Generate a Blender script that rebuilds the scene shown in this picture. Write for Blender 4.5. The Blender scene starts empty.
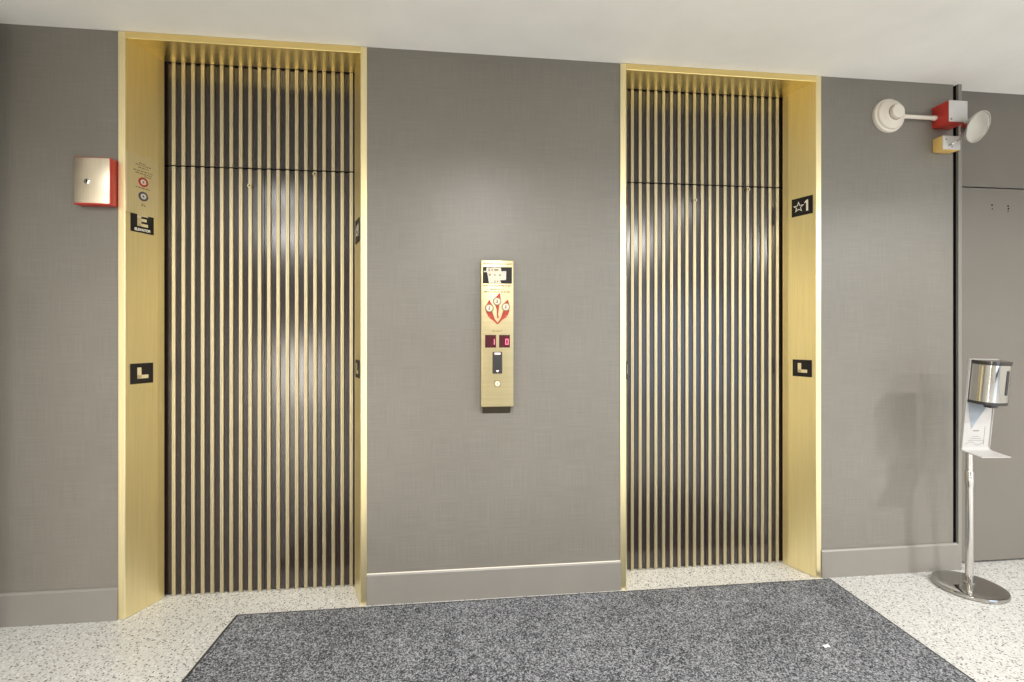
import bpy, bmesh, math, random
from mathutils import Vector, Matrix
random.seed(7)
scene = bpy.context.scene
COL = scene.collection
PI = math.pi

# ------------------------------------------------------------------ materials
def new_mat(name):
    m = bpy.data.materials.new(name); m.use_nodes = True
    nt = m.node_tree
    return m, nt, nt.nodes['Principled BSDF']

def simple(name, col, rough=.5, metal=0., spec=.5, emit=None, estr=0., coat=0.):
    m, nt, b = new_mat(name)
    b.inputs['Base Color'].default_value = (*col, 1)
    b.inputs['Roughness'].default_value = rough
    b.inputs['Metallic'].default_value = metal
    b.inputs['Specular IOR Level'].default_value = spec
    b.inputs['Coat Weight'].default_value = coat
    if emit:
        b.inputs['Emission Color'].default_value = (*emit, 1)
        b.inputs['Emission Strength'].default_value = estr
    return m

def coords(nt, scale=(1, 1, 1)):
    tc = nt.nodes.new('ShaderNodeTexCoord'); mp = nt.nodes.new('ShaderNodeMapping')
    mp.inputs['Scale'].default_value = scale
    nt.links.new(tc.outputs['Object'], mp.inputs['Vector'])
    return mp.outputs['Vector']

def noise(nt, vec, scale, detail=4, rough=.55):
    n = nt.nodes.new('ShaderNodeTexNoise')
    n.inputs['Scale'].default_value = scale; n.inputs['Detail'].default_value = detail
    n.inputs['Roughness'].default_value = rough
    nt.links.new(vec, n.inputs['Vector'])
    return n.outputs['Fac']

def ramp(nt, fac, stops, interp='LINEAR'):
    r = nt.nodes.new('ShaderNodeValToRGB'); r.color_ramp.interpolation = interp
    e = r.color_ramp.elements
    while len(e) < len(stops): e.new(.5)
    for k, (p, c) in enumerate(stops):
        e[k].position = p; e[k].color = (*c, 1) if len(c) == 3 else c
    nt.links.new(fac, r.inputs['Fac'])
    return r.outputs['Color']

def math_node(nt, op, a, b=None):
    n = nt.nodes.new('ShaderNodeMath'); n.operation = op
    for k, v in enumerate((a, b)):
        if v is None: continue
        if isinstance(v, (int, float)): n.inputs[k].default_value = v
        else: nt.links.new(v, n.inputs[k])
    return n.outputs[0]

def bump(nt, bsdf, h, strength, dist=.002):
    bn = nt.nodes.new('ShaderNodeBump')
    bn.inputs['Strength'].default_value = strength; bn.inputs['Distance'].default_value = dist
    nt.links.new(h, bn.inputs['Height']); nt.links.new(bn.outputs['Normal'], bsdf.inputs['Normal'])

def mat_wallcover():
    m, nt, b = new_mat('woven_wallcovering')
    weft = noise(nt, coords(nt, (6, 6, 420)), 1.0, 3)
    warp = noise(nt, coords(nt, (420, 420, 6)), 1.0, 3)
    big = noise(nt, coords(nt), 2.2, 4)
    t = math_node(nt, 'ADD', weft, warp)
    t = math_node(nt, 'MULTIPLY', t, .5)
    t2 = math_node(nt, 'ADD', math_node(nt, 'MULTIPLY', t, .8), math_node(nt, 'MULTIPLY', big, .2))
    nt.links.new(ramp(nt, t2, [(.3, (.122, .110, .093)), (.5, (.164, .150, .128)), (.72, (.215, .199, .171))]), b.inputs['Base Color'])
    b.inputs['Roughness'].default_value = .40
    b.inputs['Specular IOR Level'].default_value = .75
    bump(nt, b, t, .35, .0015)
    return m

def mat_terrazzo():
    m, nt, b = new_mat('terrazzo')
    v = coords(nt)
    w = nt.nodes.new('ShaderNodeTexVoronoi'); w.inputs['Scale'].default_value = 135
    nt.links.new(v, w.inputs['Vector'])
    sep = nt.nodes.new('ShaderNodeSeparateColor'); nt.links.new(w.outputs['Color'], sep.inputs[0])
    c1 = ramp(nt, sep.outputs[0], [(0, (.40, .395, .377)), (.25, (.47, .465, .446)), (.50, (.61, .605, .586)),
                                   (.70, (.29, .275, .25)), (.80, (.165, .16, .15)), (.91, (.06, .06, .057))], 'CONSTANT')
    edge = ramp(nt, w.outputs['Distance'], [(.42, (1, 1, 1)), (.50, (0, 0, 0))])
    mx = nt.nodes.new('ShaderNodeMix'); mx.data_type = 'RGBA'
    mx.inputs[6].default_value = (.47, .465, .446, 1)
    nt.links.new(edge, mx.inputs[0]); nt.links.new(c1, mx.inputs[7])
    n = noise(nt, v, 1.3, 3)
    tone = ramp(nt, n, [(.3, (.93, .93, .93)), (.7, (1.03, 1.03, 1.03))])
    mm = nt.nodes.new('ShaderNodeMix'); mm.data_type = 'RGBA'; mm.blend_type = 'MULTIPLY'; mm.inputs[0].default_value = 1
    nt.links.new(mx.outputs[2], mm.inputs[6]); nt.links.new(tone, mm.inputs[7])
    nt.links.new(mm.outputs[2], b.inputs['Base Color'])
    b.inputs['Roughness'].default_value = .26
    b.inputs['Specular IOR Level'].default_value = .4
    return m

def mat_carpet():
    m, nt, b = new_mat('charcoal_carpet')
    v = coords(nt)
    n1 = noise(nt, v, 150, 4, .75); n2 = noise(nt, v, 45, 3); n3 = noise(nt, v, 2.6, 4)
    t = math_node(nt, 'ADD', math_node(nt, 'MULTIPLY', n1, .80),
                  math_node(nt, 'ADD', math_node(nt, 'MULTIPLY', n2, .12), math_node(nt, 'MULTIPLY', n3, .08)))
    nt.links.new(ramp(nt, t, [(.40, (.012, .012, .015)), (.49, (.095, .099, .109)), (.60, (.37, .378, .40))]), b.inputs['Base Color'])
    b.inputs['Roughness'].default_value = .95
    b.inputs['Specular IOR Level'].default_value = .15
    bump(nt, b, n1, .9, .006)
    return m

def mat_brass(name, col, rough, scale):
    m, nt, b = new_mat(name)
    n = noise(nt, coords(nt, scale), 1.0, 3)
    nt.links.new(ramp(nt, n, [(.3, tuple(.93 * c for c in col)), (.7, tuple(min(1, 1.05 * c) for c in col))]), b.inputs['Base Color'])
    b.inputs['Metallic'].default_value = 1
    b.inputs['Roughness'].default_value = rough
    bump(nt, b, n, .05, .0005)
    return m

def mat_paint(name, col, rough=.5, spec=.4):
    m, nt, b = new_mat(name)
    n = noise(nt, coords(nt), 3.0, 5)
    nt.links.new(ramp(nt, n, [(.3, tuple(.96 * c for c in col)), (.7, tuple(1.04 * c for c in col))]), b.inputs['Base Color'])
    b.inputs['Roughness'].default_value = rough
    b.inputs['Specular IOR Level'].default_value = spec
    bump(nt, b, noise(nt, coords(nt), 260, 2), .06, .001)
    return m

M = dict(
    wall=mat_wallcover(), floor=mat_terrazzo(), carpet=mat_carpet(),
    ceil=mat_paint('ceiling_paint', (.85, .84, .815), .8, .2),
    trim=mat_paint('grey_trim_paint', (.205, .192, .172), .42, .5),
    door=mat_paint('grey_brown_door_paint', (.145, .130, .112), .42, .5),
    room=mat_paint('beige_room_paint', (.49, .475, .43), .7, .3),
    caulk=simple('pale_caulk', (.62, .58, .50), .6),
    brass=mat_brass('brushed_brass', (.95, .83, .50), .36, (300, 300, 3)),
    brass_h=mat_brass('brushed_brass_header', (.88, .71, .32), .30, (3, 300, 300)),
    rib=mat_brass('brass_rib', (.555, .485, .325), .46, (400, 400, 4)),
    plate=mat_brass('satin_brass_plate', (.49, .42, .25), .38, (3, 300, 300)),
    lacquer=simple('dark_brown_lacquer', (.018, .011, .010), .19, 0, .65),
    black=simple('black_gap', (.006, .006, .006), .7, 0, .2),
    sign=simple('black_sign', (.016, .013, .012), .5, 0, .25),
    signtext=simple('sign_brass_letter', (.78, .66, .40), .4, .3),
    whitetext=simple('sign_white_letter', (.80, .76, .64), .5),
    red=simple('red_enamel', (.47, .035, .025), .38),
    redink=simple('red_ink', (.38, .03, .016), .5),
    brownink=simple('brown_ink', (.17, .085, .045), .5),
    faintink=simple('faint_engraving', (.25, .18, .08), .55),
    jambplate=mat_brass('bright_brass_plate', (.95, .86, .60), .36, (300, 300, 3)),
    cover=mat_brass('pale_satin_cover', (.84, .75, .60), .30, (300, 300, 3)),
    steel=simple('steel', (.62, .60, .57), .25, 1),
    chrome=simple('chrome', (.62, .61, .595), .05, 1),
    chrome_d=simple('dark_chrome', (.44, .43, .41), .07, 1),
    chrome_s=simple('satin_chrome', (.64, .625, .61), .14, 1),
    white=simple('white_plastic', (.40, .39, .38), .35),
    warmwhite=simple('aged_white_plastic', (.68, .62, .545), .45),
    greyw=simple('pale_grey_plate', (.56, .55, .54), .45),
    cream=simple('cream_enamel', (.74, .50, .16), .42),
    darkplastic=simple('dark_plastic', (.03, .028, .03), .3),
    dial=simple('dial_face', (.58, .55, .45), .45),
    display=simple('display_window', (.045, .004, .010), .15, emit=(1, .02, .08), estr=.02),
    digit=simple('lit_digit', (.8, .15, .2), .4, emit=(1, .10, .20), estr=1.2),
    lit=simple('lit_mark', (.8, .7, .65), .4, emit=(1, .75, .70), estr=.5),
    labelgrey=simple('label_grey', (.25, .28, .32), .5),
    labelink=simple('label_ink', (.12, .125, .14), .6),
    reflector=simple('bright_reflector', (.74, .73, .71), .05, 1),
    purplegrey=simple('purple_grey_enamel', (.075, .055, .075), .45),
    cap=simple('dark_cap', (.10, .095, .09), .12, .8),
    wedge_shade=simple('dark_wedge_shade', (.085, .066, .045), .5, .3),  # shade under the call panel, put into the colour
    bulbglass=simple('bulb_glass', (.30, .29, .27), .15),
    paper=simple('paper', (.85, .83, .80), .7),
    rubber=simple('rubber_edging', (.020, .017, .017), .7),
)
gm, gnt, gb = new_mat('clear_lens')
gb.inputs['Base Color'].default_value = (.9, .9, .88, 1); gb.inputs['Roughness'].default_value = .06; gb.inputs['Metallic'].default_value = 1
tr = gnt.nodes.new('ShaderNodeBsdfTransparent'); mxs = gnt.nodes.new('ShaderNodeMixShader')
mxs.inputs[0].default_value = .16
gnt.links.new(tr.outputs[0], mxs.inputs[1]); gnt.links.new(gb.outputs[0], mxs.inputs[2])
gnt.links.new(mxs.outputs[0], gnt.nodes['Material Output'].inputs['Surface'])
M['lens'] = gm
wm, wnt, wb = new_mat('daylit_glass')
wb.inputs['Base Color'].default_value = (.3, .35, .4, 1); wb.inputs['Roughness'].default_value = .05
wb.inputs['Emission Color'].default_value = (.66, .80, 1.0, 1); wb.inputs['Emission Strength'].default_value = 2.2
M['day'] = wm
M['side_glow'] = wm.copy()  # stronger, warmer copy for the added glow at rear left
M['side_glow'].node_tree.nodes['Principled BSDF'].inputs['Emission Strength'].default_value = 24.0
M['side_glow'].node_tree.nodes['Principled BSDF'].inputs['Emission Color'].default_value = (1.0, .93, .82, 1)

# ------------------------------------------------------------------ mesh helpers
def new_bm(): return bmesh.new()

def bx(bm, x0, x1, y0, y1, z0, z1, bev=0, seg=2):
    r = bmesh.ops.create_cube(bm, size=1)
    vs = r['verts']
    for v in vs:
        v.co = Vector((x0 + (v.co.x + .5) * (x1 - x0), y0 + (v.co.y + .5) * (y1 - y0), z0 + (v.co.z + .5) * (z1 - z0)))
    if bev:
        es = list({e for v in vs for e in v.link_edges})
        bmesh.ops.bevel(bm, geom=es, offset=bev, segments=seg, affect='EDGES', profile=.5)
    return bm

def prism(bm, pts, axis, a0, a1):
    """extrude the 2-D polygon pts along an axis: 'z' pts=(x,y), 'y' pts=(x,z), 'x' pts=(y,z)"""
    def mk(p, a):
        return {'z': (p[0], p[1], a), 'y': (p[0], a, p[1]), 'x': (a, p[0], p[1])}[axis]
    A = [bm.verts.new(mk(p, a0)) for p in pts]; B = [bm.verts.new(mk(p, a1)) for p in pts]
    n = len(pts); fs = []
    for k in range(n):
        fs.append(bm.faces.new((A[k], A[(k + 1) % n], B[(k + 1) % n], B[k])))
    fs.append(bm.faces.new(A[::-1])); fs.append(bm.faces.new(B))
    bmesh.ops.recalc_face_normals(bm, faces=fs)
    return bm

def lathe(bm, prof, mat=None, n=48, sx=1, sy=1):
    """revolve (r, z) profile about local z, then transform by mat"""
    mat = mat or Matrix.Identity(4)
    rings = []
    for r, z in prof:
        if r < 1e-6: rings.append([bm.verts.new(mat @ Vector((0, 0, z)))])
        else: rings.append([bm.verts.new(mat @ Vector((sx * r * math.cos(2 * PI * k / n), sy * r * math.sin(2 * PI * k / n), z))) for k in range(n)])
    fs = []
    for a, b in zip(rings, rings[1:]):
        for k in range(n):
            q = [a[k % len(a)], a[(k + 1) % len(a)], b[(k + 1) % len(b)], b[k % len(b)]]
            u = []
            for v in q:
                if v not in u: u.append(v)
            if len(u) > 2: fs.append(bm.faces.new(u))
    for ring in (rings[0], rings[-1]):
        if len(ring) > 1: fs.append(bm.faces.new(ring))
    bmesh.ops.recalc_face_normals(bm, faces=fs)
    return bm

def tube(bm, pts, r, n=14):
    pts = [Vector(p) for p in pts]; rings = []
    for i, p in enumerate(pts):
        d = (pts[min(i + 1, len(pts) - 1)] - pts[max(i - 1, 0)]).normalized()
        u = d.orthogonal().normalized(); w = d.cross(u)
        if rings:
            # keep the frame aligned with the first one
            u = (u0 - d * u0.dot(d)).normalized(); w = d.cross(u)
        u0 = u
        rr = r[i] if isinstance(r, (list, tuple)) else r
        rings.append([bm.verts.new(p + rr * (math.cos(2 * PI * k / n) * u + math.sin(2 * PI * k / n) * w)) for k in range(n)])
    fs = []
    for a, b in zip(rings, rings[1:]):
        for k in range(n): fs.append(bm.faces.new((a[k], a[(k + 1) % n], b[(k + 1) % n], b[k])))
    fs.append(bm.faces.new(rings[0][::-1])); fs.append(bm.faces.new(rings[-1]))
    bmesh.ops.recalc_face_normals(bm, faces=fs)
    return bm

FACE = Matrix.Rotation(PI / 2, 4, 'X')      # local z of a lathe -> -y (out of the wall)

def disc(bm, x, z, y_back, y_front, r, n=32):
    """short cylinder standing out of the wall (towards -y)"""
    lathe(bm, [(r, 0), (r, y_back - y_front)], Matrix.Translation((x, y_back, z)) @ FACE, n)
    return bm

def ring(bm, x, z, y_back, y_front, r0, r1, n=32):
    lathe(bm, [(r0, 0), (r1, 0), (r1, y_back - y_front), (r0, y_back - y_front), (r0, 0)],
          Matrix.Translation((x, y_back, z)) @ FACE, n)
    return bm

def obj(name, bm, m, parent=None, smooth=False, loc=(0, 0, 0), rot=(0, 0, 0)):
    me = bpy.data.meshes.new(name)
    bmesh.ops.remove_doubles(bm, verts=bm.verts, dist=1e-6)
    bm.to_mesh(me); bm.free()
    me.materials.append(M[m] if isinstance(m, str) else m)
    if smooth:
        for p in me.polygons: p.use_smooth = True
        me.set_sharp_from_angle(angle=math.radians(35))
    o = bpy.data.objects.new(name, me); COL.objects.link(o)
    o.location = loc; o.rotation_euler = rot
    if parent: o.parent = parent
    return o

def text_mesh(name, s, size, m, parent, x, z, y, depth=.0006, bold=0, align='CENTER', sx=1):
    """flat lettering on a face looking along -y; (x, z) is the centre of the line"""
    cu = bpy.data.curves.new(name + '_curve', 'FONT')
    cu.body = s; cu.size = size; cu.extrude = depth; cu.offset = bold
    cu.align_x = align; cu.align_y = 'CENTER'
    t = bpy.data.objects.new(name + '_curve', cu); COL.objects.link(t)
    dg = bpy.context.evaluated_depsgraph_get()
    me = bpy.data.meshes.new_from_object(t.evaluated_get(dg))
    bpy.data.objects.remove(t); bpy.data.curves.remove(cu)
    me.name = name
    me.transform(Matrix.Translation((x, y, z)) @ FACE @ Matrix.Diagonal((sx, 1, 1, 1)))
    me.materials.clear(); me.materials.append(M[m])
    o = bpy.data.objects.new(name, me); COL.objects.link(o); o.parent = parent
    return o

def thing(name, label, cat, loc=(0, 0, 0), rot=(0, 0, 0), group=None):
    o = bpy.data.objects.new(name, None); COL.objects.link(o)
    o.empty_display_size = .05
    o.location = loc; o.rotation_euler = rot
    o['label'] = label; o['category'] = cat
    if group: o['group'] = group
    return o

def tag(o, label, cat, group=None):
    o['label'] = label; o['category'] = cat
    if group: o['group'] = group
    return o

def struct(name, bm, m, parent=None, smooth=False):
    o = obj(name, bm, m, parent, smooth)
    if not parent: o['kind'] = 'structure'
    return o

# ------------------------------------------------------------------ the setting
H = 2.68
XL0, XL1 = -1.555, -.454          # left elevator surround
XR0, XR1 = .801, 1.907            # right elevator surround
SHADE_PIER = -2.050                     # end of the front wall, at the added unseen return
CORNER = 2.742                    # right end of the wall, before the recessed door
RX0, RX1, RY0 = -3.6, 6.6, -6.2

struct('floor', bx(new_bm(), RX0, RX1, RY0, .6, -.12, 0), 'floor')
struct('ceiling', bx(new_bm(), RX0, RX1, RY0, .6, H, H + .12), 'ceil')

w = new_bm()
bx(w, RX0, SHADE_PIER, -.34, .42, 0, H)                 # unseen return at the far left, added to shade the wall's edge
bx(w, SHADE_PIER, XL0, 0, .42, 0, H)
bx(w, XL1, XR0, 0, .42, 0, H)
bx(w, XR1, 2.701, 0, .42, 0, H); bx(w, 2.701, CORNER, .030, .42, 0, H)
struct('wall_front', w, 'wall')
struct('wall_shaft', bx(new_bm(), SHADE_PIER, CORNER, .42, .50, 0, H), 'black')
w = new_bm()
bx(w, CORNER, 4.0, .052, .42, 2.139, H)
bx(w, 3.75, 4.0, .052, .42, 0, 2.139)
bx(w, 4.0, RX1, .0, .42, 0, H)
struct('wall_recess', w, 'door')
struct('wall_closet', bx(new_bm(), CORNER, 3.75, .36, .42, 0, 2.139), 'black')
struct('wall_left', bx(new_bm(), RX0 - .1, RX0, RY0, .42, 0, H), 'room')
struct('wall_right', bx(new_bm(), RX1, RX1 + .1, RY0, .42, 0, H), 'room')
# rear wall with a glazed entrance and an added glowing pane, low at left
WX0, WX1, WZ1 = 3.1, 5.9, 2.25
LX0, LX1, LZ0, LZ1 = -3.25, -2.75, .10, 1.15
w = new_bm()
bx(w, RX0, LX0, RY0 - .15, RY0, 0, H); bx(w, LX1, WX0, RY0 - .15, RY0, 0, H)
bx(w, LX0, LX1, RY0 - .15, RY0, LZ1, H); bx(w, LX0, LX1, RY0 - .15, RY0, 0, LZ0)
bx(w, WX1, RX1, RY0 - .15, RY0, 0, H); bx(w, WX0, WX1, RY0 - .15, RY0, WZ1, H)
struct('wall_rear', w, 'room')
win = struct('added_glow_window', bx(new_bm(), LX0, LX1, RY0 - .10, RY0 - .08, LZ0, LZ1), 'side_glow')  # unseen glowing pane, put in to light the left wall
fr = new_bm()
for x in (LX0, LX1 - .03): bx(fr, x, x + .03, RY0 - .12, RY0 - .02, LZ0, LZ1)
for z in (LZ0, LZ1 - .03): bx(fr, LX0, LX1, RY0 - .12, RY0 - .02, z, z + .03)
struct('window_frame', fr, 'darkplastic', win)  # frame made only for the added, unseen glow window
win = struct('window_1', bx(new_bm(), WX0, WX1, RY0 - .10, RY0 - .08, .06, WZ1), 'day')
fr = new_bm()
for k in range(4):
    x = WX0 + k * (WX1 - WX0) / 3
    bx(fr, max(WX0, x - .04), min(WX1, x + .04), RY0 - .12, RY0 - .02, 0, WZ1)
bx(fr, WX0, WX1, RY0 - .12, RY0 - .02, 0, .10); bx(fr, WX0, WX1, RY0 - .12, RY0 - .02, WZ1 - .06, WZ1)
bx(fr, WX0, WX1, RY0 - .12, RY0 - .02, 1.00, 1.05)
struct('window_frame', fr, 'darkplastic', win)

def baseboard(name, x0, x1, caulk=False):
    b = new_bm()
    prism(b, [(0, 0), (0, .145), (-.007, .145), (-.012, .139), (-.012, 0)], 'x', x0, x1)
    o = struct(name, b, 'trim')
    c = new_bm(); prism(c, [(.0, .145), (-.002, .148), (-.0065, .1465), (-.007, .145)], 'x', x0, x1)
    obj('caulk_line', c, 'caulk' if caulk else 'trim', o)
    return o
baseboard('baseboard_left', SHADE_PIER, XL0)
baseboard('baseboard_center', XL1, XR0, True)
baseboard('baseboard_right', XR1, 2.721)
t = new_bm(); bx(t, 2.721, CORNER, -.012, .032, 0, H, .002)
struct('trim_1', t, 'trim')
t = new_bm(); prism(t, [(2.7015, .001), (2.7015, .0295), (2.7205, .0295), (2.7205, .001), (2.720, .001), (2.720, .029), (2.702, .029), (2.702, .001)], 'z', .14, H - .001)
struct('groove_shade', t, 'black')  # black lining paints the shade inside the groove

d = new_bm(); bx(d, CORNER + .005, 3.745, .045, .085, .013, 2.131, .002)
door = struct('door_1', d, 'door')
for (x, z, hs) in ((3.002, 2.028, (.008, -.014)), (3.106, 2.022, (.011, -.004, -.018))):
    h = new_bm()
    for k, dz in enumerate(hs):
        disc(h, x + .002 * (k % 2), z + dz, .046, .0445, .0055 if k != len(hs) - 1 else .004, 10)
    obj('screw_hole', h, 'black', door)

# ------------------------------------------------------------------ elevators
JD = .166                                    # depth of the brass surround
def elevator(X0, X1, C, which):
    far = which
    fr = thing('elevator_surround', 'polished brass surround with dark ribbed panel above the doors of the %s elevator' % far,
               'elevator frame', ((X0 + X1) / 2, 0, 0), group='brass elevator surrounds')
    cx = (X0 + X1) / 2; hw = (X1 - X0) / 2
    P = [(-hw, .001), (-hw, -.005), (-hw + .002, -.006), (-hw + .028, -.006), (-hw + .030, -.004), (-hw + .085, .133),
         (-hw + .095, JD), (-hw + .070, JD), (-hw + .0005, .03)]
    for s in (-1, 1):
        pts = [(-s * p[0], p[1]) for p in P]
        obj('jamb', prism(new_bm(), pts, 'z', .002, H - .005), 'brass', fr)
    hd = new_bm()
    prism(hd, [(.001, H - .002), (-.005, H - .002), (-.0055, H - .004), (-.0055, H - .031), (-.004, H - .033), (.170, H - .033), (.170, H - .002)], 'x', -hw + .0285, hw - .0285)
    obj('header', hd, 'brass_h', fr)
    pitch = .0450
    zt = 2.137
    top = obj('transom_panel', bx(new_bm(), -.49, .49, .182, .202, zt + .002, H - .028), 'lacquer', fr, loc=(C - cx, 0, 0))
    def ribs(idx, z0, z1):
        b = new_bm()
        for k in idx:
            x = (k - 9.5) * pitch
            prism(b, [(x - .0094, .1825), (x - .0092, .1765), (x - .0074, .1737), (x - .0022, .1735), (x, .1748), (x + .0022, .1735), (x + .0074, .1737), (x + .0092, .1765), (x + .0094, .1825)], 'z', z0, z1)
        return b
    obj('brass_ribs', ribs(range(20), zt + .002, H - .030), 'rib', top)
    gap = new_bm(); bx(gap, -.49, .49, .205, .22, 0.0, H - .03)
    obj('dark_reveal', gap, 'black', fr, loc=(C - cx, 0, 0))
    for s, side in ((-1, 'left'), (1, 'right')):
        dr = thing('elevator_door', '%s sliding panel with dark gloss and brass ribs, %s elevator' % (side, far),
                   'elevator door', (C, 0, 0), group='ribbed elevator door panels')
        p = new_bm()
        if s < 0: bx(p, -.482, -.0015, .182, .202, .007, zt - .005)
        else: bx(p, .0015, .482, .182, .202, .007, zt - .005)
        obj('door_panel', p, 'lacquer', dr)
        obj('brass_ribs', ribs(range(10) if s < 0 else range(10, 20), .0015, zt - .005), 'rib', dr)
        kx, kz = ((-.0675, 2.047) if s < 0 else (.2475, 2.118))
        lk = obj('keyhole_escutcheon', ring(new_bm(), kx, kz, .174, .168, .0045, .0105), 'plate', dr, True)
        obj('keyhole', disc(new_bm(), kx, kz, .1745, .1700, .0045, 16), 'black', lk)
    return fr
elevator(XL0, XL1, -.9955, 'left')
elevator(XR0, XR1, 1.359, 'right')

# ---- signs on the jambs.  A frame on a splayed jamb: x along the jamb as seen, -y out of it, z up
PHI = math.atan2(.137, .055)
def on_left_jamb(X0): return (X0 + .030, -.004, 0), (0, 0, PHI)
def on_right_jamb(X1):                       # x = 0 at the inner (deep) edge
    return (X1 - .085, .133, 0), (0, 0, -PHI)

def star_outline(b, cx, cz, R, y0, y1, wdt):
    def pts(Ro):
        return [(cx + (Ro if k % 2 == 0 else Ro * .42) * math.sin(k * PI / 5), cz + (Ro if k % 2 == 0 else Ro * .42) * math.cos(k * PI / 5)) for k in range(10)]
    A, B = pts(R), pts(R - wdt)
    fs = []
    for k in range(10):
        q = [A[k], A[(k + 1) % 10], B[(k + 1) % 10], B[k]]
        prism(b, q, 'y', y0, y1)
    return b

def block_L(b, x, z, w_, h_, t, y0, y1):
    bx(b, x, x + t, y0, y1, z, z + h_); bx(b, x, x + w_, y0, y1, z, z + t * .95)
    return b

def small_lines(b, rows, y0, y1, hgt=.006):
    """worn engraved lines, too small to read: rows of (x0, x1, z)"""
    for (x0, x1, z) in rows:
        x = x0
        while x < x1:
            l = random.uniform(.006, .016)
            bx(b, x, min(x + l, x1), y0, y1, z - hgt / 2 * random.uniform(.6, 1), z + hgt / 2 * random.uniform(.6, 1))
            x += l + .0035
    return b

def sign_L(frame, x0, x1, z0, z1, label, text='L'):
    loc, rot = frame
    s = thing('floor_sign', label, 'sign', loc, rot, 'small black signs on the brass jambs')
    p = new_bm(); bx(p, x0, x1, -.0035, 0.0, z0, z1, .0008)
    obj('sign_plate', p, 'sign', s)
    cx, cz = (x0 + x1) / 2, (z0 + z1) / 2
    if text == 'L':
        obj('letter', block_L(new_bm(), cx - .022, cz - .024, .050, .052, .018, -.0045, -.0034), 'signtext', s)
    elif text == 'star':
        obj('star', star_outline(new_bm(), cx - .018, cz - .001, .031, -.0045, -.0034, .010), 'whitetext', s)
        n1 = new_bm(); prism(n1, [(cx + .023, cz - .030), (cx + .033, cz - .030), (cx + .033, cz + .030), (cx + .026, cz + .030), (cx + .014, cz + .020), (cx + .014, cz + .012), (cx + .023, cz + .017)], 'y', -.0045, -.0034)
        obj('numeral', n1, 'whitetext', s)
    return s

def sign_E(frame):
    loc, rot = frame
    s = thing('elevator_sign', 'black sign with a large E over the word ELEVATOR', 'sign', loc, rot, 'small black signs on the brass jambs')
    x0, x1, z0, z1 = .022, .126, 1.775, 1.872
    p = new_bm(); bx(p, x0, x1, -.0030, 0.0, z0, z1, .0006); obj('sign_plate', p, 'sign', s)
    e = new_bm(); ex, ez = .050, 1.804
    bx(e, ex, ex + .017, -.0040, -.0029, ez, ez + .060)
    for k, l in ((0, .048), (1, .042), (2, .048)): bx(e, ex, ex + l, -.0040, -.0029, ez + k * .0235, ez + k * .0235 + .0135)
    obj('letter', e, 'signtext', s)
    text_mesh('lettering', 'ELEVATOR', .0165, 'whitetext', s, (x0 + x1) / 2, 1.7875, -.0034, bold=.0006, sx=.92)
    return s

LJ = on_left_jamb(XL0)
sign_E(LJ)
sign_L(LJ, .020, .123, 1.067, 1.162, 'black L sign on the broad brass jamb beneath the E sign')
RJ = on_right_jamb(XR1)
JL = .1476
sign_L(RJ, JL - .127, JL - .015, 1.950, 2.048, 'black sign reading star 1 on the broad brass jamb nearest the lamp', 'star')
sign_L(RJ, JL - .122, JL - .020, 1.068, 1.160, 'black L sign on the broad brass jamb below a fully readable star 1 sign')
RJ2 = on_right_jamb(XL1)
sign_L(RJ2, JL - .125, JL - .020, 1.750, 1.865, 'black star 1 sign seen edge-on beside the ribbed doors of the left elevator', 'star')
sign_L(RJ2, JL - .122, JL - .020, 1.085, 1.172, 'black L sign seen edge-on below the edge-on star 1 sign')
LJ2 = on_left_jamb(XR0)
sign_L(LJ2, .030, .135, 1.068, 1.160, "sliver of a black L sign on the right elevator's narrow jamb")
o = thing('round_jamb_plate', 'brown-edged round plate barely seen on the narrow jamb of the right elevator', 'plate', *LJ2)
obj('plate_rim', ring(new_bm(), .088, 2.03, 0, -.003, .040, .046), 'brownink', o)
obj('plate_face', disc(new_bm(), .088, 2.03, 0, -.002, .040), 'plate', o)

# instruction plate above the E sign
ip = thing('instruction_plate', 'brass instruction plate with red and grey ringed dials above the E sign', 'plate', *LJ)
p = new_bm(); bx(p, -.001, .1455, -.0062, -.0030, 1.858, 2.138, .0006); obj('brass_plate', p, 'jambplate', ip)
for row in [(.040, .108, 2.089), (.055, .085, 2.098), (.050, .100, 2.078), (.030, .118, 2.062), (.040, .112, 2.051), (.080, .112, 2.041),
            (.040, .105, 1.984), (.068, .080, 1.909), (.064, .084, 1.902)]:
    obj('engraved_text', small_lines(new_bm(), [row], -.0067, -.0060, .0055), 'faintink', ip)
for z, rm, nm in ((2.013, 'redink', 'red_ring'), (1.946, 'sign', 'grey_ring')):
    r_ = obj(nm, ring(new_bm(), .074, z, -.006, -.0085, .0135, .0215), 'redink' if nm == 'red_ring' else 'purplegrey', ip, True)
    obj('dial_face', disc(new_bm(), .074, z, -.006, -.0075, .0137), 'dial', r_)
    bm_ = new_bm(); bx(bm_, .0725, .0755, -.0080, -.0074, z - .005, z + .006); bx(bm_, .070, .078, -.0080, -.0074, z - .002, z + .001)
    obj('dial_mark', bm_, rm, r_)

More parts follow.
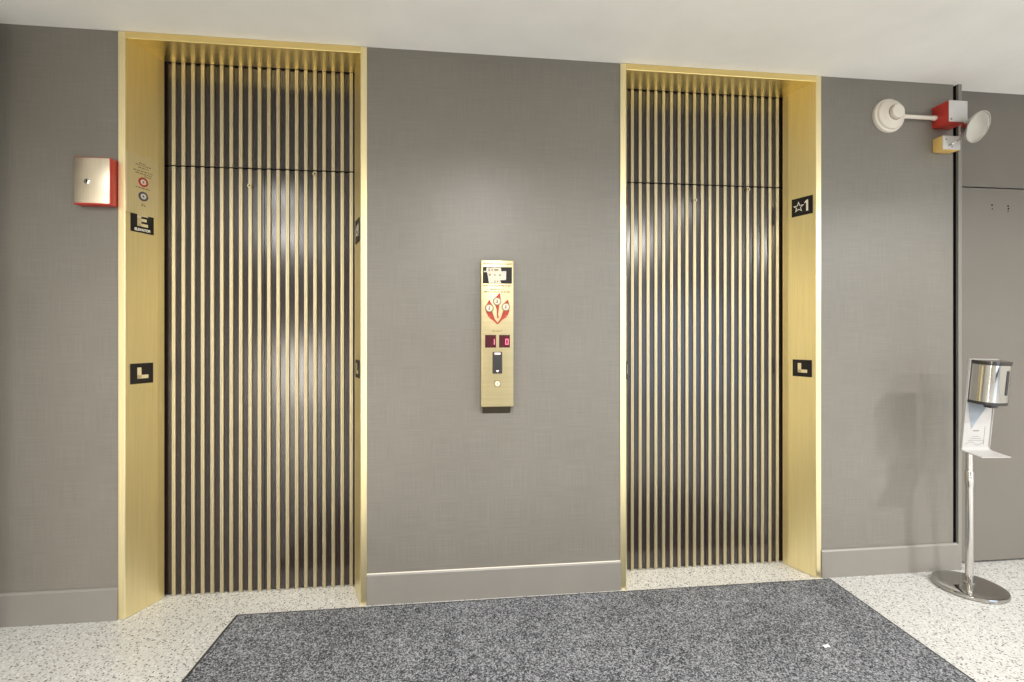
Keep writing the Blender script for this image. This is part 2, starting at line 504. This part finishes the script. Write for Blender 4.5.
# ------------------------------------------------------------------ hall call panel
cp = thing('call_panel', 'tall brass elevator call panel between the two elevators', 'elevator call panel', (.1705, 0, 1.302))
p = new_bm(); bx(p, -.0795, .0795, -.048, 0.0, -.356, .356, .003, 3); obj('faceplate', p, 'plate', cp, True)
F = -.048
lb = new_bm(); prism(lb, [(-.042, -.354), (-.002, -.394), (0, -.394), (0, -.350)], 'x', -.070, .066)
obj('shade_wedge', lb, 'wedge_shade', cp)  # wedge added; its dark colour stands for the shade under the panel
np_ = new_bm(); bx(np_, -.0705, .0710, F - .0015, F + .001, .243, .322); npo = obj('notice_plate', np_, 'sign', cp)
fg = new_bm()
sh = [(-.052, .319), (.017, .319), (.019, .302), (.043, .303), (.042, .260), (.013, .258), (.019, .2445), (-.041, .2445), (-.049, .292), (-.055, .300)]
prism(fg, sh, 'y', F - .0022, F - .0012); bx(fg, -.066, -.056, F - .0022, F - .0012, .297, .303)
obj('notice_figure', fg, 'dial', npo)
for (x, z, w_, h_) in ((-.040, .308, .006, .013), (-.026, .309, .005, .010), (-.005, .308, .020, .008), (-.037, .284, .009, .008), (-.012, .284, .006, .007), (.013, .283, .009, .007), (-.012, .250, .004, .014), (.001, .253, .006, .006)):
    mk = new_bm(); bx(mk, x - w_ / 2, x + w_ / 2, F - .0028, F - .0018, z - h_ / 2, z + h_ / 2)
    obj('notice_mark', mk, 'faintink', npo)
for row in [(-.068, .068, .338), (-.068, .068, .232), (-.036, .030, .215), (-.064, .062, .202), (-.025, .025, .012)]:
    obj('engraved_text', small_lines(new_bm(), [row], F - .0012, F + .0005, .006), 'faintink', cp)
# red three-branched emblem with dials
EMZ = .123
def leaf(b, cx, cz, R, tip, stem, y0, y1):
    """a flame-shaped leaf: round body, pointed tip, stem polyline"""
    n = 28; pts = []
    tx, tz = tip
    at = math.atan2(tz - cz, tx - cx)
    for k in range(n + 1):
        a = at + .75 + k * (2 * PI - 1.5) / n
        pts.append((cx + R * math.cos(a), cz + R * math.sin(a)))
    pts.append((tx, tz))
    prism(b, pts, 'y', y0, y1)
    for (p0, w0), (p1, w1) in zip(stem, stem[1:]):
        d_ = Vector((p1[0] - p0[0], p1[1] - p0[1])).normalized(); nx, nz = -d_.y, d_.x
        prism(b, [(p0[0] + nx * w0, p0[1] + nz * w0), (p0[0] - nx * w0, p0[1] - nz * w0), (p1[0] - nx * w1, p1[1] - nz * w1), (p1[0] + nx * w1, p1[1] + nz * w1)], 'y', y0, y1)
eb = new_bm()
ya, yb = F - .002, F + .0005
leaf(eb, -.001, .156, .0205, (.013, .199), [((-.001, .145), .012), ((.002, .118), .0055), ((.0005, .095), .0035), ((.003, .074), .004)], ya, yb)
leaf(eb, -.039, .123, .0215, (-.039, .164), [((-.043, .112), .015), ((-.030, .084), .0125), ((-.016, .066), .005), ((.001, .047), .003)], ya, yb)
leaf(eb, .041, .129, .0205, (.051, .165), [((.047, .118), .014), ((.036, .090), .014), ((.018, .068), .005), ((.001, .047), .003)], ya, yb)
emb = obj('red_emblem', eb, 'redink', cp)
for (x, z) in ((-.001, .156), (-.039, .123), (.041, .129)):
    rg = obj('dial_ring', ring(new_bm(), x, z, F - .0015, F - .0045, .0155, .0195), 'faintink', emb, True)
    obj('dial_face', disc(new_bm(), x, z, F - .0015, F - .0040, .0156), 'dial', rg)
    b_ = new_bm(); bx(b_, x - .002, x + .002, F - .0046, F - .0039, z - .007, z + .008); bx(b_, x - .006, x + .004, F - .0046, F - .0039, z - .007, z - .004)
    obj('dial_mark', b_, 'brownink', rg)
for x, s in ((-.033, '1'), (.0345, '0')):
    ds = obj('floor_display', bx(new_bm(), x - .0265, x + .0265, F - .0015, F + .001, -.068, -.007), 'display', cp)
    b_ = new_bm()
    gx, gz = x + .012, -.040                    # seven-segment digit
    segs = {'1': ('b', 'c'), '0': 'abcdef'}[s]
    S7 = {'a': (-.007, .007, .0105, .014), 'd': (-.007, .007, -.014, -.0105), 'b': (.0045, .008, .0, .0135), 'c': (.0045, .008, -.0135, .0),
          'f': (-.008, -.0045, .0, .0135), 'e': (-.008, -.0045, -.0135, .0)}
    for q in segs:
        a = S7[q]; bx(b_, gx + a[0], gx + a[1], F - .0022, F - .0012, gz + a[2], gz + a[3])
    obj('digit', b_, 'digit', ds)
b_ = new_bm(); bx(b_, -.0235, .0235, F - .010, F + .001, -.194, -.089, .004, 3)
bt = obj('call_button', b_, 'darkplastic', cp, True)
obj('light_bar', bx(new_bm(), -.014, .014, F - .0115, F - .009, -.101, -.093), 'lit', bt)
obj('down_arrow', prism(new_bm(), [(-.008, -.178), (.008, -.178), (0, -.188)], 'y', F - .011, F - .009), 'lit', bt)
ks = obj('key_switch', ring(new_bm(), 0, -.2425, F + .001, F - .004, .0125, .0165), 'faintink', cp, True)
kf = obj('key_cylinder', disc(new_bm(), 0, -.2425, F + .001, F - .0055, .0127), 'dial', ks, True)
obj('key_slot', bx(new_bm(), -.001, .001, F - .0060, F - .005, -.248, -.238), 'brownink', kf)

# ------------------------------------------------------------------ red key box by the left elevator
kb = thing('key_box', 'red wall box with pale metal cover and small keyhole, left of the E sign', 'key box', (-1.632, 0, 1.979))
b_ = new_bm(); bx(b_, -.080, .073, -.043, 0, -.104, .107, .004, 3); obj('box_body', b_, 'red', kb, True)
b_ = new_bm(); bx(b_, -.0765, .0695, -.0465, -.0415, -.098, .103, .002, 2); cv = obj('cover', b_, 'cover', kb, True)
lk = obj('lock', lathe(new_bm(), [(.013, 0), (.013, .004), (.010, .006), (0, .006)], Matrix.Translation((-.020, -.0455, -.004)) @ FACE, 28), 'steel', cv, True)
obj('keyhole', bx(new_bm(), -.0225, -.0175, -.0524, -.0510, -.011, .004), 'black', lk)

# ------------------------------------------------------------------ round wall sounder, conduit, red alarm box, emergency lamp
rs = thing('wall_sounder', 'round stepped off-white wall dome, joined by a pipe to the red box', 'alarm sounder', (2.300, 0, 2.484))
obj('base_ring', lathe(new_bm(), [(.0, 0), (.090, 0), (.091, .008), (.088, .016), (.080, .020), (.076, .030), (.066, .036), (.058, .039), (.052, .046), (.044, .050), (.0, .050)], FACE, 56), 'warmwhite', rs, True)
bs = obj('center_boss', lathe(new_bm(), [(.037, .048), (.037, .064), (.035, .068), (.031, .070), (.012, .070), (.010, .0715), (.0, .0715)], FACE, 48), 'warmwhite', rs, True)
obj('boss_groove', ring(new_bm(), 0, 0, -.0495, -.0512, .0372, .0400), 'brownink', bs)
cd = thing('conduit', 'short horizontal off-white pipe from the round wall dome to the red box', 'pipe', (2.39, -.022, 2.478))
obj('pipe', tube(new_bm(), [(-.02, 0, 0), (.178, 0, 0)], .0105, 20), 'warmwhite', cd, True)
obj('coupling', lathe(new_bm(), [(.0108, 0), (.0130, .003), (.0130, .018), (.0108, .021)], Matrix.Translation((.158, 0, 0)) @ Matrix.Rotation(PI / 2, 4, 'Y'), 20), 'warmwhite', cd, True)
ab = thing('alarm_box', 'red box with a pale grey front plate, above the cream lamp box', 'alarm box', (2.6255, 0, 2.486))
b_ = new_bm(); bx(b_, -.0555, .0555, -.088, 0, -.058, .058, .003, 2); obj('box_body', b_, 'red', ab, True)
b_ = new_bm(); bx(b_, -.0545, .0545, -.0925, -.087, -.056, .0565, .002, 2); fp = obj('front_plate', b_, 'greyw', ab, True)
for (x, z) in ((-.043, -.044), (.043, .044)):
    obj('screw', disc(new_bm(), x, z, -.092, -.0935, .0045, 14), 'steel' if x > 0 else 'darkplastic', fp)

el = thing('emergency_light', 'bell-shaped emergency lamp on a slim arm from a cream wall box', 'emergency light', (2.627, 0, 2.329))
b_ = new_bm(); bx(b_, -.053, .053, -.053, 0, -.033, .042, .003, 2); obj('box_body', b_, 'cream', el, True)
b_ = new_bm(); bx(b_, -.052, .052, -.0575, -.052, -.032, .041, .002, 2); fp = obj('front_plate', b_, 'greyw', el, True)
for x, z in ((-.036, .020), (.038, .020), (.0, -.020)):
    obj('screw', disc(new_bm(), x, z, -.057, -.0590, .004, 12), 'steel', fp)
NRM = Vector((.16, -.90, -.40)).normalized()
LC = Vector((.040, -.150, .050))                      # centre of the lens, relative to the box
RA = .077
JT = LC - NRM * .066                                  # back of the bowl
obj('arm', tube(new_bm(), [(-.020, -.056, -.012), (-.018, -.072, -.010), (.010, -.088, .008), tuple(JT + Vector((0, -.006, -.026)))], .0055, 12), 'steel', el, True)
q = NRM.to_track_quat('Z', 'Y').to_matrix().to_4x4()
LM = Matrix.Translation(LC) @ q
lh = obj('lamp_head', lathe(new_bm(), [(0, -.066), (.016, -.065), (.030, -.058), (.046, -.040), (.058, -.018), (RA - .003, -.006), (RA, 0), (RA, .006), (RA - .005, .006),
                                       (RA - .006, 0), (.056, -.016), (.043, -.036), (.027, -.053), (0, -.060)], LM, 48), 'steel', el, True)
obj('reflector', lathe(new_bm(), [(RA - .0065, .0005), (.055, -.015), (.042, -.035), (.026, -.052), (0, -.0585), (0, -.058), (.026, -.0515), (.0415, -.0345), (.0545, -.0148), (RA - .0068, .0008)], LM, 48), 'reflector', lh, True)
obj('bulb', lathe(new_bm(), [(0, -.055), (.010, -.052), (.012, -.034), (.016, -.024), (.012, -.012), (0, -.007)], LM, 20), 'bulbglass', lh, True)
obj('lens', lathe(new_bm(), [(0, .012), (.020, .0115), (.038, .009), (RA - .005, .004), (RA - .006, .001), (.036, .006), (.02, .008), (0, .0085)], LM, 40), 'lens', lh, True)
obj('swivel', tube(new_bm(), [tuple(JT + Vector((0, -.006, -.028))), tuple(JT + Vector((.002, -.004, -.004)))], .009, 14), 'steel', el, True)

# ------------------------------------------------------------------ hand sanitizer stand
ss = thing('sanitizer_stand', 'chrome hand sanitizer stand on a round base beside the recessed grey door', 'hand sanitizer stand', (2.577, -.185, 0))
obj('base', lathe(new_bm(), [(0, 0), (.140, 0), (.146, .004), (.148, .012), (.145, .020), (.136, .024), (.10, .026), (.02, .027), (0, .027)], None, 72), 'chrome_d', ss, True)
pl = obj('pole', lathe(new_bm(), [(0, .024), (.022, .024), (.022, .032), (.0160, .036), (.0160, .58), (0, .58)], None, 32), 'chrome_s', ss, True)
obj('collar', lathe(new_bm(), [(.0160, .520), (.0185, .545), (.0185, .596), (.0160, .602), (0, .602)], None, 32), 'chrome_s', pl, True)
obj('upper_pole', lathe(new_bm(), [(0, .60), (.0145, .60), (.0145, .735), (0, .735)], None, 28), 'chrome_s', ss, True)
hd = Matrix.Translation((-.006, -.022, .712)) @ Matrix.Rotation(math.radians(4.5), 4, 'X') @ Matrix.Rotation(math.radians(1.0), 4, 'Y')
def head(name, bm, m, parent, smooth=True):
    bm.transform(hd); return obj(name, bm, m, parent, smooth)
# bracket: back board that bends forward into a drip tray
b_ = new_bm()
prof = [(.0, .466), (-.005, .466), (-.005, .022), (-.008, .012), (-.015, .006), (-.030, .004), (-.105, .000), (-.105, -.004), (-.025, -.001), (-.012, .001), (-.004, .007), (.0, .018)]
prism(b_, prof, 'x', -.078, .082)
bracket = head('bracket', b_, 'white', ss)
b_ = new_bm()
bx(b_, -.080, -.076, -.013, .0, .012, .466, .001); bx(b_, .080, .084, -.010, .0, .012, .466, .001)
head('side_flange', b_, 'white', bracket)
b_ = new_bm(); prism(b_, [(-.062, .250), (.060, .250), (-.030, .110)], 'y', -.0058, -.0045)
head('label_triangle', b_, 'labelgrey', bracket, False)
b_ = new_bm(); bx(b_, -.018, .016, -.0058, -.0045, .100, .104)
for k in range(3): bx(b_, -.040 + .01 * k, .045 - .012 * k, -.0056, -.0045, .052 + .010 * k, .0535 + .010 * k)
for k in range(9):
    a0 = -.055 + k * .012
    bx(b_, a0, a0 + .013, -.0056, -.0045, .036 + .008 * math.sin(k * .9), .0375 + .008 * math.sin(k * .9))
bx(b_, .048, .0492, -.0056, -.0045, .030, .125)
head('label_print', b_, 'labelink', bracket, False)
def dshape(w_, d_, n=40, y0=-.006):
    pts = []
    for k in range(n + 1):
        a = PI + PI * k / n
        ca, sa = math.cos(a), math.sin(a)
        pts.append((w_ * math.copysign(abs(ca) ** .62, ca), y0 - .022 + d_ * math.copysign(abs(sa) ** .80, sa)))
    return [(-w_, y0)] + pts + [(w_, y0)]
dp = head('dispenser', prism(new_bm(), dshape(.072, .074), 'z', .262, .446), 'chrome', ss)
head('top_cap', prism(new_bm(), dshape(.0735, .0755), 'z', .450, .463), 'cap', dp)
head('dark_seam', prism(new_bm(), dshape(.0725, .0745), 'z', .444, .451), 'darkplastic', dp)
head('base_band', prism(new_bm(), dshape(.0728, .0748), 'z', .250, .264), 'darkplastic', dp)
b_ = new_bm(); bx(b_, .012, .026, -.1045, -.098, .300, .420, .003); head('sight_window', b_, 'darkplastic', dp)
b_ = new_bm(); bx(b_, -.020, .020, -.075, -.040, .232, .252, .004); head('nozzle', b_, 'darkplastic', dp)

# ------------------------------------------------------------------ floor mat and a scrap of paper
mt = thing('floor_mat', 'large charcoal carpet mat in front of both elevators', 'floor mat', (0, 0, 0))
q4 = [(-1.033, -.032), (1.938, -.028), (1.880, -1.15), (-1.045, -1.15)]
ins = .012
q5 = [(q4[0][0] + ins, q4[0][1] - ins), (q4[1][0] - ins, q4[1][1] - ins), (q4[2][0] - ins, q4[2][1] + ins), (q4[3][0] + ins, q4[3][1] + ins)]
obj('carpet_pile', prism(new_bm(), q5, 'z', .002, .009), 'carpet', mt)
e_ = new_bm()
for k in range(4):
    prism(e_, [q4[k], q4[(k + 1) % 4], q5[(k + 1) % 4], q5[k]], 'z', .0005, .006)
obj('edging', e_, 'rubber', mt)
sc = new_bm()
prism(sc, [(-.012, -.006), (-.004, -.009), (.002, -.003), (.011, -.007), (.014, .003), (.004, .006), (-.003, .003), (-.011, .008)], 'z', 0, .002)
for v in sc.verts: v.co.z += .004 * abs(math.sin(v.co.x * 260)) 
tag(obj('paper_scrap', sc, 'paper', None, False, (1.494, -.531, .0095)), 'tiny torn scrap of white paper on the charcoal mat', 'litter')

# ------------------------------------------------------------------ light
def area(name, loc, size, power, col=(1, .978, .94), rot=(0, 0, 0), spread=PI, shape='DISK', sy=None):
    l = bpy.data.lights.new(name, 'AREA'); l.energy = power; l.color = col; l.size = size; l.shape = shape; l.spread = spread
    if sy: l.size_y = sy
    o = bpy.data.objects.new(name, l); COL.objects.link(o); o.location = loc; o.rotation_euler = rot
    return o
for x, p in ((-1.75, 22), (.17, 40), (2.35, 18), (4.1, 68)):
    area('unseen_ceiling_lamp', (x, -2.1, H - .012), .22, p, spread=math.radians(155))
for x, p in ((-2.4, 38), (.2, 50), (2.5, 62), (4.8, 56)):  # rear row, unseen, added to even out the light
    area('unseen_ceiling_lamp', (x, -4.0, H - .012), .35, p)
wd = bpy.data.worlds.new('World'); scene.world = wd; wd.use_nodes = True
wd.node_tree.nodes['Background'].inputs[0].default_value = (.7, .8, 1, 1)
wd.node_tree.nodes['Background'].inputs[1].default_value = .3

# ------------------------------------------------------------------ camera
cam = bpy.data.cameras.new('camera'); co = bpy.data.objects.new('camera', cam); COL.objects.link(co)
co.location = (0, -2.303, 1.29); co.rotation_euler = (PI / 2, 0, -math.atan(466 / 4344))
cam.sensor_width = 36; cam.sensor_fit = 'HORIZONTAL'; cam.lens = 466 / 1024 * 36
cam.shift_y = -5 / 1024; cam.clip_start = .02
scene.camera = co
scene.view_settings.view_transform = 'Standard'; scene.view_settings.look = 'None'
scene.view_settings.gamma = 1; scene.view_settings.use_curve_mapping = False
scene.view_settings.exposure = 0.60
